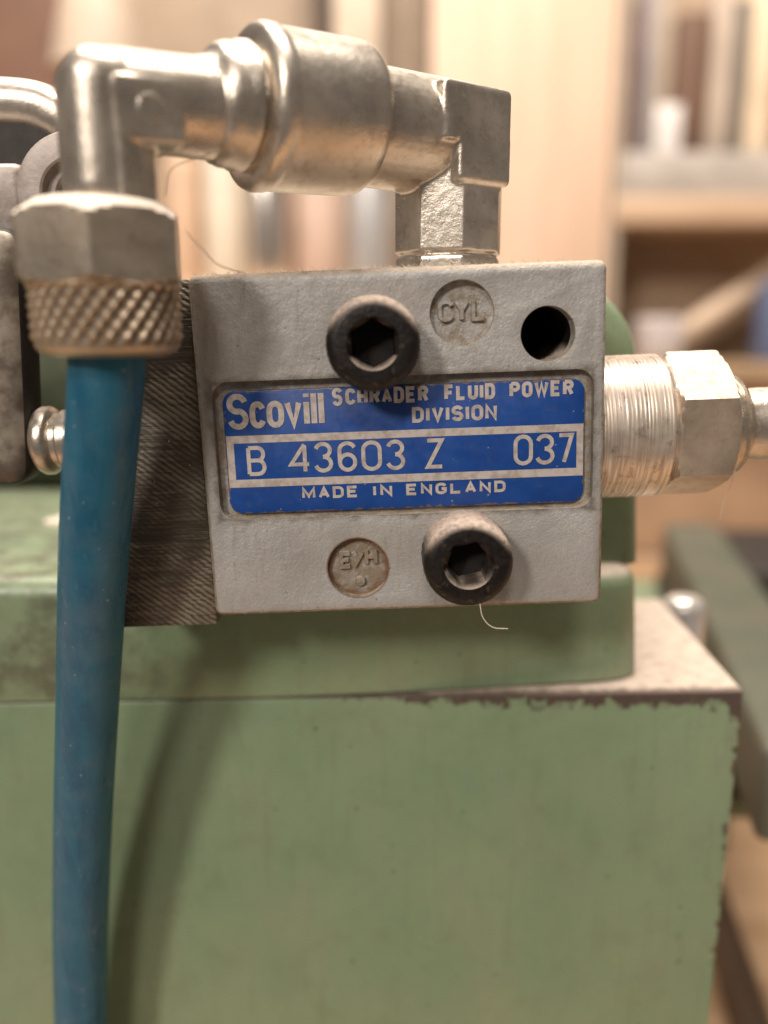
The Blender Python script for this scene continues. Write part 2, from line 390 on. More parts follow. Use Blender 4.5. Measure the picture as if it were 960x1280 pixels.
def boolean(o, cutters, op='DIFFERENCE'):
    cs = []
    for c in cutters:
        c_o = tmp(c); cs.append(c_o)
        m = o.modifiers.new('b', 'BOOLEAN'); m.operation = op; m.solver = 'EXACT'; m.object = c_o
    return cs
def fuse(parts, voxel=0.15, smooth=6, fac=0.5):
    """weld overlapping solids into one cast-looking skin"""
    a = bmesh.new()
    for p in parts: merge(a, p)
    o = tmp(a); m = o.modifiers.new('r', 'REMESH'); m.mode = 'VOXEL'; m.voxel_size = voxel
    s_ = o.modifiers.new('s', 'SMOOTH'); s_.iterations = smooth; s_.factor = fac
    return bake(o)

# ------------------------------------------------------------------ stroke lettering
def arc(cx, cy, rx, ry, a0, a1, n=8):
    return [(cx+rx*math.cos(math.radians(a0+(a1-a0)*k/n)), cy+ry*math.sin(math.radians(a0+(a1-a0)*k/n))) for k in range(n+1)]
q = 0.27
OV = arc(.5, 1-q, .5, q, 0, 180)+arc(.5, q, .5, q, 180, 360)+[(1, 1-q)]
G = {
 'A': [[(0, 0), (.5, 1), (1, 0)], [(.2, .32), (.8, .32)]],
 'B': [[(0, 0), (0, 1)], [(0, 1), (.55, 1)]+arc(.6, .76, .36, .24, 90, -90)+[(0, .52)], [(0, 0), (.6, 0)]+arc(.6, .26, .4, .26, -90, 90)[1:]],
 'C': [arc(.5, 1-q, .5, q, 10, 180)+arc(.5, q, .5, q, 180, 350)],
 'D': [[(0, 0), (0, 1), (.5, 1)]+arc(.5, .68, .5, .32, 90, 0)+arc(.5, .32, .5, .32, 0, -90)+[(0, 0)]],
 'E': [[(1, 1), (0, 1), (0, 0), (1, 0)], [(0, .52), (.85, .52)]],
 'F': [[(1, 1), (0, 1), (0, 0)], [(0, .5), (.85, .5)]],
 'G': [arc(.5, 1-q, .5, q, 15, 180)+arc(.5, q, .5, q, 180, 360)+[(1, .47), (.55, .47)]],
 'H': [[(0, 0), (0, 1)], [(1, 0), (1, 1)], [(0, .52), (1, .52)]],
 'I': [[(.5, 0), (.5, 1)]],
 'L': [[(0, 1), (0, 0), (1, 0)]],
 'M': [[(0, 0), (0, 1), (.5, .15), (1, 1), (1, 0)]],
 'N': [[(0, 0), (0, 1), (1, 0), (1, 1)]],
 'O': [OV], '0': [OV],
 'P': [[(0, 0), (0, 1)], [(0, 1), (.55, 1)]+arc(.6, .74, .4, .26, 90, -90)+[(0, .48)]],
 'R': [[(0, 0), (0, 1)], [(0, 1), (.55, 1)]+arc(.6, .76, .4, .24, 90, -90)+[(0, .52)], [(.55, .52), (1, 0)]],
 'S': [arc(.5, .75, .5, .25, 15, 180, 9)+arc(.5, .75, .5, .25, 180, 255, 4)[1:]+arc(.5, .26, .5, .26, 75, 0, 4)+arc(.5, .26, .5, .26, 0, -165, 9)[1:]],
 'U': [[(0, 1)]+arc(.5, q, .5, q, 180, 360)+[(1, 1)]],
 'V': [[(0, 1), (.5, 0), (1, 1)]],
 'W': [[(0, 1), (.25, 0), (.5, .9), (.75, 0), (1, 1)]],
 'X': [[(0, 0), (1, 1)], [(0.05, 1), (.5, .5)]],
 'Y': [[(0, 1), (.5, .5), (1, 1)], [(.5, .5), (.5, 0)]],
 'Z': [[(0, 1), (1, 1), (0, 0), (1, 0)]],
 '3': [arc(.48, .76, .48, .24, 165, -90, 11), arc(.48, .26, .52, .26, 90, -165, 11)],
 '4': [[(.78, 0), (.78, .97)], [(.78, 1), (0, .27), (1, .27)]],
 '6': [arc(.5, .75, .5, .25, 20, 180, 8)+[(0, .25)], arc(.5, .29, .5, .29, 180, 540, 16)],
 '7': [[(0, 1), (1, 1), (.38, 0)]],
 'c': [arc(.5, .48, .5, .24, 20, 180)+arc(.5, .24, .5, .24, 180, 340)],
 'o': [arc(.5, .48, .5, .24, 0, 180)+arc(.5, .24, .5, .24, 180, 360)+[(1, .48)]],
 'v': [[(0, .72), (.5, 0), (1, .72)]],
 'i': [[(.5, 0), (.5, .72)], [(.5, .88), (.5, 1.0)]], 'l': [[(.5, 0), (.5, 1)]],
}
def stroke_bm(bm, pts, hw, y, thick=0.0):
    """flat ribbon facing -Y at depth y (solid when thick > 0); pts are (x, z)"""
    P = [Vector(p) for p in pts]; P = [p for i, p in enumerate(P) if i == 0 or (p-P[i-1]).length > 1e-5]
    closed = (P[0]-P[-1]).length < 1e-4
    if closed: P = P[:-1]
    n = len(P); Lft, Rgt = [], []
    for i in range(n):
        a = P[i-1] if (i or closed) else None; b = P[(i+1) % n] if (i < n-1 or closed) else None
        d1 = (P[i]-a).normalized() if a is not None else None; d2 = (b-P[i]).normalized() if b is not None else None
        if d1 is None: d1 = d2
        if d2 is None: d2 = d1
        n1 = Vector((-d1.y, d1.x)); n2 = Vector((-d2.y, d2.x)); m = n1+n2
        m = n1 if m.length < 0.3 else m.normalized()
        k = min(hw/max(0.45, m.dot(n1)), hw*2.0)
        Lft.append(P[i]+m*k); Rgt.append(P[i]-m*k)
    V = [[bm.verts.new((p.x, y, p.y)) for p in side] for side in (Lft, Rgt)]
    rng = range(n if closed else n-1)
    for i in rng:
        j = (i+1) % n
        bm.faces.new((V[0][i], V[1][i], V[1][j], V[0][j]))
    if thick:
        W = [[bm.verts.new((p.x, y+thick, p.y)) for p in [s_ + (s_-c)*0.35 for s_, c in zip(side, P)]] for side in (Lft, Rgt)]
        for i in rng:
            j = (i+1) % n
            bm.faces.new((V[0][i], V[0][j], W[0][j], W[0][i])); bm.faces.new((V[1][j], V[1][i], W[1][i], W[1][j]))
        if not closed:
            for i in (0, n-1): bm.faces.new((V[0][i], W[0][i], W[1][i], V[1][i]))
def text_bm(bm, items, hw, y, thick=0.0):
    """items: (char, x0, x1, z0, z1)"""
    k = 0
    for ch, x0, x1, z0, z1 in items:
        for st in G[ch]:
            jx, jz = 0, 0
            pts = [(x0+hw+(x1-x0-2*hw)*u, z0+hw+(z1-z0-2*hw)*v) for u, v in st]
            stroke_bm(bm, pts, hw, y-0.004*(k % 4), thick); k += 1
def spread(word, x0, x1, z0, z1, gap=0.18, narrow={'I': .35, 'i': .32, 'l': .32, 'W': 1.35, 'M': 1.2}):
    wd = [narrow.get(c, 1.0) for c in word]; tot = sum(wd)+gap*(len(word)-1); u = (x1-x0)/tot; x = x0; out = []
    for c, wc in zip(word, wd): out.append((c, x, x+wc*u, z0, z1)); x += (wc+gap)*u
    return out

# ================================================================== SETTING: workbench below everything
bench = finish('workbench', box_bm(-700, 900, -120, 545, -190, -150, 2), M['benchwood']); tag(bench, kind='structure')

# ================================================================== green base block
SL = 0.0185
def ztop(x): return -24.7 + SL*(x-42.3)
b = bmesh.new()
bx0, bx1, by0, by1 = -110.0, 42.3, 15.0, 50.0
vv = [b.verts.new(p) for p in ((bx0, by0, -150), (bx1-1.0, by0, -150), (bx1-1.0, by1+1, -150), (bx0, by1, -150),
                               (bx0, by0, ztop(bx0)), (bx1, by0, ztop(bx1)), (bx1+1.5, by1, ztop(bx1)), (bx0, by1, ztop(bx0)))]
for f in ((3, 2, 1, 0), (4, 5, 6, 7), (0, 1, 5, 4), (1, 2, 6, 5), (2, 3, 7, 6), (3, 0, 4, 7)): b.faces.new([vv[i] for i in f])
bmesh.ops.bevel(b, geom=b.edges[:], offset=0.25, segments=3, profile=0.5, affect='EDGES')
bmesh.ops.translate(b, verts=b.verts[:], vec=(-42.3, -15, 24.7))
base = finish('machine_base_block', b, M['green_worn'], loc=(42.3, 15, -24.7))
tag(base, 'large green painted machine block with paint worn off its top and side edges', 'machine block')

# ================================================================== green casting: foot, boss, rear wall
cast = thing('machine_casting', 'rounded green painted casting foot and boss carrying the valve', 'casting', (0, 20, -24))
ol = [(-110, 14.65), (-40, 14.65), (-15, 14.7), (0, 15.4), (10, 16.3), (20, 17.2), (26, 17.9), (28.6, 18.6), (30.0, 19.9), (30.6, 22), (30.7, 26), (30.7, 88), (-110, 88)]
b = prism(ol, -26.0, -11.0)
top = [e for e in b.edges if all(v.co.z > -12 for v in e.verts)]
bmesh.ops.bevel(b, geom=top, offset=2.4, segments=6, profile=0.5, affect='EDGES')
bot = [e for e in b.edges if all(v.co.z < -25 for v in e.verts)]
bmesh.ops.bevel(b, geom=bot, offset=0.22, segments=2, profile=0.5, affect='EDGES')
for v in b.verts:
    t = (-11.0-v.co.z)/15.0; v.co.z = -11.0*(1-t)+(ztop(v.co.x)+0.32)*t
    if v.co.x > 20: v.co.x += 0.9*t*(1 if v.co.x > 29 else 0.4)
bmesh.ops.translate(b, verts=b.verts[:], vec=(0, -20, 24))
finish('foot', b, M['green'], cast, 40)
gk = prism([(x_, y_+0.55) if y_ < 80 else (x_, y_) for x_, y_ in ol[:9]]+[(29.9, 26), (29.9, 80), (-110, 80)], -0.06, 0.5)
for v in gk.verts: v.co.z += ztop(v.co.x)+24; v.co.y -= 20
finish('seam_shade', gk, M['black'], cast)  # black layer added to paint the shade of the open seam
oo = rrect(-22, 29.6, -30, 22.4, 9.5, 10)
b = prism(oo, 22.0, 62.0, 'Y')
fr = [e for e in b.edges if all(v.co.y < 22.1 for v in e.verts)]
bmesh.ops.bevel(b, geom=fr, offset=1.6, segments=4, profile=0.5, affect='EDGES')
for v in b.verts:
    if v.co.x > 0: v.co.x += 1.2*(14-v.co.z)/25.0 if v.co.z < 14 else 0
    if v.co.z < -11.2: v.co.z = -11.2
bmesh.ops.remove_doubles(b, verts=b.verts[:], dist=0.01)
bmesh.ops.translate(b, verts=b.verts[:], vec=(0, -20, 24))
finish('boss', b, M['green'], cast, 40)
finish('rear_wall', box_bm(-110, 22, 52, 68, 12.9, 45, 2.5), simple('shaded_dark_green', (0.050, 0.058, 0.034), (0.075, 0.085, 0.05), 0.6, 0.0, 0.2), cast)  # shadow on this wall is painted in as a darker green
# bright bolt head at the back corner of the block
b = lathe([(0.01, -12), (3.3, -12), (3.3, -2.2), (3.1, -1.2), (2.5, -0.4), (1.6, -0.05), (0.01, 0)], 40)
bolt = finish('bolt_head', b, M['pale_steel'], loc=(46.9, 47.6, -23.4)); tag(bolt, 'small bright domed bolt at the rear corner of the green block', 'bolt')

# ================================================================== VALVE
VL = (1.72, 0.0, 6.19)
valve = thing('pneumatic_valve', 'grey cast pneumatic valve with blue maker nameplate and two black socket screws', 'valve', VL, (0, math.radians(-2.1), 0))
HX, HZ, VT = 18.6, 15.85, 22.0
b = box_bm(-HX, HX, 0, VT, -HZ, HZ)
o = tmp(b)
bv = o.modifiers.new('bev', 'BEVEL'); bv.width = 0.8; bv.segments = 4; bv.limit_method = 'NONE'
cut = [prism(rrect(-17.2, 17.5, -6.35, 6.4, 1.5, 6), -2.0, 1.0, 'Y'),
       lathe([(2.88, -2), (2.88, 0.9)], 56, 'Y', (5.65, 0, 11.7)),
       lathe([(2.88, -2), (2.88, 0.8)], 56, 'Y', (-4.6, 0, -11.45)),
       lathe([(2.45, -2), (2.45, 17)], 56, 'Y', (13.3, 0, 9.62))]
cs = boolean(o, cut)
bv2 = o.modifiers.new('bev2', 'BEVEL'); bv2.width = 0.22; bv2.segments = 3; bv2.limit_method = 'ANGLE'; bv2.angle_limit = math.radians(50)
me = bake(o)
for c_ in cs: bpy.data.objects.remove(c_)
body = finish('valve_body', me, M['valve'], valve, 50)
# raised casting marks
b = bmesh.new(); text_bm(b, [('C', 3.55, 4.95, 11.0, 12.9), ('Y', 5.0, 6.35, 11.0, 12.9), ('L', 6.55, 7.85, 11.0, 12.9)], 0.16, 0.50, 0.45)
finish('raised_mark', b, M['valve'], body)
b = bmesh.new(); text_bm(b, [('E', -6.35, -5.2, -11.6, -10.0), ('X', -5.15, -4.0, -11.6, -9.9), ('H', -3.95, -2.75, -11.35, -9.75)], 0.17, 0.42, 0.42)
merge(b, lathe([(0.52, 0.85), (0.52, 0.55), (0.42, 0.38), (0.2, 0.3), (0.01, 0.28)], 20, 'Y', (-4.45, 0, -12.9)))
finish('raised_mark', b, M['valve'], body)

# nameplate
PX0, PX1, PZ0, PZ1 = -16.4, 16.8, -5.95, 5.55
b = prism(rrect(PX0, PX1, PZ0, PZ1, 1.25, 6), 0.55, 1.05, 'Y')
fr = [e for e in b.edges if all(v.co.y < 0.6 for v in e.verts)]
bmesh.ops.bevel(b, geom=fr, offset=0.12, segments=2, profile=0.5, affect='EDGES')
plate = finish('nameplate', b, M['blue'], valve, 50); plate['label'] = 'blue enamelled plate printed with maker name and model number'
yp = 0.525
def frame_bm():
    b = bmesh.new()
    for x0, x1, z0, z1 in ((PX0+.12, PX1-.1, 0.72, 1.42), (PX0+.12, PX1-.1, -3.42, -2.68), (PX0+.12, PX0+.78, -2.68, 0.72), (PX1-.72, PX1-.1, -2.68, 0.72)):
        b.faces.new([b.verts.new((x, yp, z)) for x, z in ((x0, z0), (x1, z0), (x1, z1), (x0, z1))])
    return b
finish('printed_frame', frame_bm(), M['ink'], plate)
def line(name, items, hw):
    b = bmesh.new(); text_bm(b, items, hw, yp-0.02); return finish(name, b, M['ink'], plate)
sv = [('S', -16.0, -14.05, 2.0, 5.3)]
x = -13.95
for c_, wd in (('c', 1.5), ('o', 1.62), ('v', 1.6)): sv.append((c_, x, x+wd, 2.05, 5.3)); x += wd+0.06
for c_ in 'ill': sv.append((c_, x+0.05, x+0.65, 2.08, 5.35)); x += 0.68
line('lettering', sv, 0.265)
line('lettering', spread('SCHRADER', -6.2, 2.5, 3.92, 5.40, 0.16)[1:] + [('S', -6.3, -5.35, 3.85, 5.5)] + spread('FLUID', 3.95, 8.6, 3.96, 5.42, 0.16) + spread('POWER', 9.9, 15.75, 4.0, 5.45, 0.16), 0.168)
line('lettering', spread('DIVISION', 0.95, 8.75, 2.05, 3.5, 0.16), 0.165)
z0, z1 = -2.28, 0.50
line('lettering', [('B', -14.5, -12.7, z0-.08, z1-.05), ('4', -10.6, -8.55, z0, z1+.1), ('3', -8.25, -6.5, z0, z1+.1), ('6', -6.05, -4.25, z0, z1+.08), ('0', -3.85, -1.95, z0, z1+.08),
                   ('3', -1.55, 0.2, z0, z1+.08), ('Z', 2.1, 3.8, z0, z1+.05), ('0', 10.25, 12.05, z0, z1+.1), ('3', 12.3, 14.05, z0, z1+.1), ('7', 14.3, 15.82, z0, z1+.1)], 0.185)
line('lettering', spread('MADE', -9.55, -4.3, -4.72, -3.6, 0.28) + spread('IN', -2.95, -1.1, -4.72, -3.62, 0.3) + spread('ENGLAND', 0.2, 9.5, -4.72, -3.62, 0.3), 0.135)

# cap screws
def screw_bm(rot):
    n = 72; Rr = 4.05; H = 5.0
    def circ(r, y, kn=0.0): return [((r-kn*(j % 2))*math.cos(2*math.pi*j/n), y, (r-kn*(j % 2))*math.sin(2*math.pi*j/n)) for j in range(n)]
    def hexr(ap, y): return [(ap*polyr(2*math.pi*j/n, 6, rot)*math.cos(2*math.pi*j/n), y, ap*polyr(2*math.pi*j/n, 6, rot)*math.sin(2*math.pi*j/n)) for j in range(n)]
    return grid_bm([circ(Rr*0.6, 0.6), circ(Rr*0.98, 0.3), circ(Rr, -0.3, .14), circ(Rr, -H+1.0, .14), circ(Rr-.05, -H+.8), circ(Rr-.25, -H+.35), circ(Rr-.6, -H+.08), circ(Rr-1.0, -H),
                    circ(2.25, -H), hexr(1.82, -H+.38), hexr(1.78, -H+4.0), circ(0.3, -H+4.6)])
for px, pz, rot in ((-2.31, 9.35, math.pi/2), (5.45, -10.15, math.radians(70))):
    sbm = screw_bm(rot); bmesh.ops.translate(sbm, verts=sbm.verts[:], vec=(0, 0, 0))
    s_ = finish('socket_screw', sbm, M['screw'], valve, 40, (px, 0.0, pz))
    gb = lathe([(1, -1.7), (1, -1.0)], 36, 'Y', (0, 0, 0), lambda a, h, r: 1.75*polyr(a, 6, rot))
    finish('socket_shade', gb, M['socket_dark'], s_)  # black plug paints the shade inside the hex socket

# end plate and plunger
b = box_bm(-29.8, -18.75, 1.6, VT, -17.2, 15.6, 0.3, 2)
finish('end_plate', b, M['saw'], valve)['label'] = 'dark steel end plate with diagonal saw marks'
b = lathe([(3.0, -29.0), (3.0, -33.4), (2.7, -33.7), (2.7, -34.2), (3.25, -34.5), (3.4, -34.8), (3.4, -35.4), (3.1, -35.9), (2.4, -36.3), (1.2, -36.5), (0.01, -36.55)], 48, 'X', (0, 6.6, 1.0))
finish('plunger', b, M['nickel'], valve)

# ================================================================== exhaust fitting on the right
XF = thing('hex_pipe_fitting', 'threaded brass fitting with hex collar screwed into the side of the valve', 'pipe fitting', (20.3, 8.0, 7.0), (0, math.radians(-2.1), 0))
prof = [(6.6, -1.0), (6.9, 0.0)]
h = 0.2
while h < 6.6:
    k_ = random.uniform(0.0, 0.028); prof += [(7.12, h), (7.12+k_, h+0.14), (7.1-k_*0.6, h+0.27)]; h += random.uniform(0.30, 0.5)
prof += [(6.95, 6.8), (6.5, 7.2), (6.5, 7.7)]
finish('threaded_sleeve', lathe(prof, 80, 'X'), M['thread'], XF, 60)
def hexfun(off, ap, z0, z1, cham, rc):
    def f(a, h, r):
        rh = ap*polyr(a, 6, off); lim = rc + min(h-z0, z1-h)/cham
        return min(rh, lim)*r
    return f
hs = [0, .08, .2, .4, .6, .8, 1.0, 1.3, 1.7, 2.2, 3.2, 4.2, 4.7, 5.1, 5.4, 5.65, 5.85, 6.02, 6.15, 6.25]
hp = [(1, z) for z in hs]
b = lathe(hp, 192, 'X', (7.1, 0, 0), hexfun(math.radians(35.5), 6.35, 0, 6.25, 0.5, 6.05))
finish('hex_collar', b, m_nickel('stained_brass', (0.66, 0.56, 0.46), (0.50, 0.41, 0.33), 0.5, 0.46), XF, 22)
b = lathe([(5.3, 13.0), (5.3, 13.5), (4.9, 13.9), (4.7, 14.6), (4.9, 14.8), (4.5, 15.2), (3.5, 15.8), (3.5, 16.2), (3.6, 17), (3.55, 24), (3.6, 40), (3.5, 60)], 56, 'X', (0, 0, -0.2))
finish('pipe', b, M['nickel'], XF, 40)

# ================================================================== swivel elbow fitting on top
YAW = math.atan2(18.5, 27.9)
EL = thing('swivel_elbow_fitting', 'nickel plated swivel elbow fitting with fat barrel and knurled nut on the valve', 'pipe fitting', (6.4, 10.5, 22.0), (0, 0, YAW))
ZA = 12.7                                     # height of the horizontal axis over the valve top
octa = lambda ap, off=math.radians(22.5): (lambda a, h, r: ap*polyr(a, 8, off)*r)
parts = [lathe([(1, -0.6), (1, 1.6)], 48, 'Z', (0, 0, 0), octa(4.95)),
         lathe([(4.75, 1.3), (4.75, 2.3)], 48), lathe([(1, 2.0), (1, 12)], 48, 'Z', (0, 0, 0), octa(5.0)),
         lathe([(5.15, -10.5), (5.25, 0.5)], 48, 'X', (0, 0, ZA)),
         box_bm(-4.9, 3.3, -5.4, 4.6, ZA-1.4, ZA+3.8, 0.6, 3), box_bm(-3.0, 3.35, -5.4, 4.6, ZA-4.8, ZA, 0.6, 3),
         lathe([(1.3, ZA-1.3), (1.3, ZA+0.6)], 24, 'Z', (-4.0, -4.2, 0))]
finish('threaded_elbow', fuse(parts, 0.16, 3), M['nickel'], EL, 180)
bp = [(3.3, -26.5), (3.6, -25.0), (4.2, -24.7), (4.55, -24.3), (4.75, -23.7), (4.8, -22.9), (5.0, -22.6), (5.05, -22.0), (4.7, -21.85), (4.65, -21.5), (5.5, -21.45), (6.0, -21.35), (6.35, -21.1), (6.55, -20.6), (6.56, -19.9), (6.44, -19.7), (6.42, -19.4),
      (6.44, -15), (6.42, -11.8), (6.3, -11.1), (5.95, -10.6), (5.4, -10.2), (4.8, -9.9), (4.3, -9.7)]
def shear(b):
    for v in b.verts: v.co.z += 0.04*(v.co.x+8) if v.co.x > -34.0 else -1.04
    return b
finish('swivel_barrel', shear(lathe(bp, 96, 'X', (0, 0, ZA+0.45))), M['nickel'], EL, 60)
VX = -34.0
EX = -33.0
parts = [lathe([(1, 3.0), (1, ZA-2)], 64, 'Z', (EX, 0, 0), octa(3.45, 0)), lathe([(3.5, 5.0), (3.6, ZA+0.2)], 64, 'Z', (EX, 0, 0)),
         lathe([(3.6, EX), (3.85, -24)], 64, 'X', (0, 0, ZA)), box_bm(EX-3.45, EX+2.6, -3.5, 3.5, 3.5, ZA+3.3, 2.6, 7),
         box_bm(EX-0.6, EX+4.9, -3.68, 3.68, ZA-3.6, ZA+1.0, 0.4, 3), lathe([(0.9, -3.82), (1.15, -3.5)], 32, 'Y', (EX+2.2, 0, ZA-1.2))]
parts = [shear(p) for p in parts]
finish('inlet_elbow', fuse(parts, 0.15, 3), M['nickel'], EL, 180)
# tube nut: chamfered hexagon, knurled skirt below
off = math.radians(-78.5) - YAW
nz0, nz1 = -2.2, 4.0
hs = [nz0, nz0+.15, nz0+.3, nz0+.5, nz0+.8, nz0+1.2, -0.2, 1.0, 2.0, 2.4, 2.7, 3.0, 3.25, 3.45, 3.62, 3.78, 3.9, 4.0]
def nutf(a, h, r):
    rh = 5.8*polyr(a, 6, off)
    lim = min(4.85 + (nz1-h)*1.45, 5.5 + (h-nz0)/0.5)
    return min(rh, lim)*r
b = lathe([(1, z) for z in hs], 192, 'Z', (VX, 0, 0), nutf)
nut = finish('tube_nut', b, M['nut'], EL, 22)
prof = [(4.3, 3.8), (4.4, 4.12), (3.6, 4.25), (3.4, 4.1)]
finish('dust_ring', lathe(prof, 48, 'Z', (VX, 0, 0)), M['lint'], nut)
kz0, kz1 = -7.3, -2.0
def knf(a, h, r):
    t = (h-kz0)/(kz1-kz0); N = 28
    u = (a*N/(2*math.pi) - h*0.60) % 1.0; v = (a*N/(2*math.pi)*1.0 + h*0.75) % 1.0
    tri = lambda x_: 1-abs(2*x_-1)
    fade = max(0.0, min(1.0, (t-0.06)/0.1, (0.97-t)/0.06))
    return r - fade*(0.40*(1-tri(u))**1.0 + 0.22*(1-tri(v))**1.5)
prof = [(3.0, kz0-0.25), (4.0, kz0-0.22), (4.8, kz0-0.05), (5.25, kz0+0.2), (5.55, kz0+0.55), (5.75, kz0+0.95)] + [(5.85, kz0+0.95+k*(kz1-kz0-1.0)/44) for k in range(1, 45)] + [(5.4, kz1+0.1), (4.0, kz1+0.15)]
b = lathe(prof, 416, 'Z', (VX, 0, 0), lambda a, h, r: knf(a, h, r) if r > 5.6 else r)
finish('knurled_skirt', b, M['knurl'], nut, 180)

# ================================================================== hose
hp = catmull([(-22.1, -8.25, 18.5), (-22.3, -8.1, 13.5), (-23.8, -6.8, 6), (-26.0, -4.2, -4), (-29.3, 0.6, -19), (-32.8, 4.8, -38), (-35.3, 7.4, -56), (-36.8, 8.8, -74), (-37.4, 9.6, -95)], 10)
hose = finish('air_hose', sweep(hp, 3.0, 40), M['hose'], angle=180)
tag(hose, 'blue plastic air hose curving down from the knurled nut', 'hose')

# ================================================================== lever at the left
LV = thing('actuating_lever', 'worn pale steel lever pressing on the valve plunger', 'lever', (-38, 6, 2))
b = box_bm(-46, -34.2, 3.6, 9.4, 1.6, 26.0, 2.0, 5)
for v in b.verts:
    v.co.x += (v.co.z-14)*0.055
    if v.co.z < 4: v.co.y += 0.3
bmesh.ops.translate(b, verts=b.verts[:], vec=(38, -6, -2))
arm = finish('arm', b, M['black'], LV)  # shaded sides of the arm are painted black
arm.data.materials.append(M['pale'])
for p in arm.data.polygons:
    if p.normal.y < -0.5: p.material_index = 1  # lit front face painted pale
b = box_bm(-62, -33.8, 6.5, 12.0, 24.5, 32.0, 1.0, 3); bmesh.ops.translate(b, verts=b.verts[:], vec=(38, -6, -2)); finish('clevis', b, M['dull'], LV)
b = lathe([(5.6, 6.6), (5.6, 0.5), (5.35, 0.1), (4.9, 0.0), (3.3, 0.0), (3.1, 0.15), (3.0, 0.5), (2.9, 0.9), (2.2, 0.95), (2.0, 1.2), (2.0, 5.0)], 64, 'Y', (9.4, -0.6, 27.0))
finish('pivot_eye', b, M['dull'], LV)
b = lathe([(1.95, 2.2), (1.9, 2.0), (0.01, 1.9)], 32, 'Y', (9.4, -0.6, 27.0)); finish('pivot_pin', b, M['black'], LV)
gp = catmull([(-75, 13.5, 38.7), (-50, 13.5, 38.8), (-37.0, 13.5, 38.7), (-33.0, 13.6, 37.7), (-30.2, 13.8, 35.4), (-28.6, 14.0, 32.0), (-28.0, 14.0, 22.5)], 8)
bar = finish('guard_bar', sweep(gp, 2.4, 28), M['nickel'], angle=180); tag(bar, 'bright bent steel bar above the lever pivot', 'bar')
# dark back plate that closes the view behind the lever pivot; unseen left wing added to shade the wall
b = prism([(-125, -6), (-44.5, -6), (-44.5, 18), (-30.5, 18), (-30.5, 38.6), (-125, 38.6)], 12.2, 15.0, 'Y'); bp_ = finish('guard_shade_plate', b, M['black']); tag(bp_, 'dark steel plate behind the lever and bent bar, extended out of view to cast shade', 'plate')
# flake of old paint on the foot ledge
b = bmesh.new(); N = 10
fl = [(math.cos(k*2*math.pi/N)*(1.9+random.uniform(-.5, .6)), math.sin(k*2*math.pi/N)*(3.0+random.uniform(-.8, .9))) for k in range(N)]
R0 = [b.verts.new((x, y, 0.12+0.35*math.sin(x*1.3+y)**2)) for x, y in fl]; R1 = [b.verts.new((x*1.05, y*1.05, -0.1)) for x, y in fl]
c0 = b.verts.new((0, 0, 0.75)); c1 = b.verts.new((0, 0, -0.1))
for k in range(N):
    j = (k+1) % N; b.faces.new((R0[k], R0[j], c0)); b.faces.new((R0[k], R1[k], R1[j], R0[j])); b.faces.new((R1[k], c1, R1[j]))
fk = finish('paint_flake', b, M['lint'], angle=20, loc=(-48.5, 45.0, -10.9)); tag(fk, 'pale loose flake lying on the green ledge beside the hose', 'flake')

# ================================================================== lint and dust
def fibre(name, pts, r, label):
    o = finish(name, sweep(catmull(pts, 6), r, 6), M['lint'], angle=180); return tag(o, label, 'fibre')
fibre('lint_fibre', [(8.6, -4.4, -7.2), (8.9, -4.6, -8.7), (9.8, -4.8, -9.6), (11.2, -4.8, -9.75)], 0.05, 'curled pale lint fibre hanging below the lower socket screw')
fibre('lint_fibre', [(-17.4, -6.2, 26.9), (-16.9, -6.0, 28.9), (-15.2, -5.4, 29.8), (-14.0, -4.6, 30.4), (-13.2, -4.2, 31.4), (-12.6, -4.0, 29.9), (-11.6, -3.6, 29.3)], 0.045, 'fine pale lint thread strung between elbow and barrel')
fibre('lint_fibre', [(-15.6, -7.2, 24.2), (-14.6, -6.4, 22.9), (-13.6, -5.4, 21.8), (-12.4, -1.0, 21.5)], 0.05, 'pale lint fibre trailing from the nut to the valve top')
fibre('lint_fibre', [(35.4, 7.0, 3.5), (35.2, 7.0, 1.5), (34.6, 7.0, -0.6), (34.4, 7.0, -2.2)], 0.025, 'fine lint thread hanging under the hex collar')
b = bmesh.new(); th = math.radians(2.1)
for k in range(620):
    lx = random.uniform(-18, 18)
    if random.random() < 0.5: lx = random.gauss(-2, 4.5)
    if abs(lx) > 18.2: continue
    y0 = random.uniform(0.2, 5.0); p = Vector((VL[0]+lx*math.cos(th)-HZ*math.sin(th), y0, VL[2]+lx*math.sin(th)+HZ*math.cos(th)-0.05))
    a = random.uniform(0, 6.3); L = random.uniform(0.15, 0.75); e = random.uniform(0.1, 0.9)
    d = Vector((math.cos(a), math.sin(a)*0.6, e)).normalized()*L; s_ = d.cross(Vector((0, 1, 0.3))).normalized()*0.022
    m_ = p+d*0.5+Vector((0, 0, 0.06)); V = [b.verts.new(x_) for x_ in (p-s_, p+s_, m_+s_, m_-s_, p+d)]
    b.faces.new(V[:4]); b.faces.new((V[3], V[2], V[4]))
for k in range(160):                                      # fluff round the foot of the elbow
    a = random.uniform(0, 6.3); r_ = random.uniform(5.0, 6.2); p = Vector((6.4+r_*math.cos(a), 10.5+r_*math.sin(a), 22.15))
    d = Vector((random.uniform(-1, 1), random.uniform(-1, 1), random.uniform(0.1, 0.9))).normalized()*random.uniform(0.3, 1.1); s_ = d.cross(Vector((0, 1, 0.3))).normalized()*0.025
    m_ = p+d*0.5+Vector((0, 0, 0.1)); V = [b.verts.new(x_) for x_ in (p-s_, p+s_, m_+s_, m_-s_, p+d)]
    b.faces.new(V[:4]); b.faces.new((V[3], V[2], V[4]))
fz = finish('dust_fuzz', b, M['lint'], angle=180); tag(fz, 'pale dust fuzz along the top of the valve', 'dust', kind='stuff')

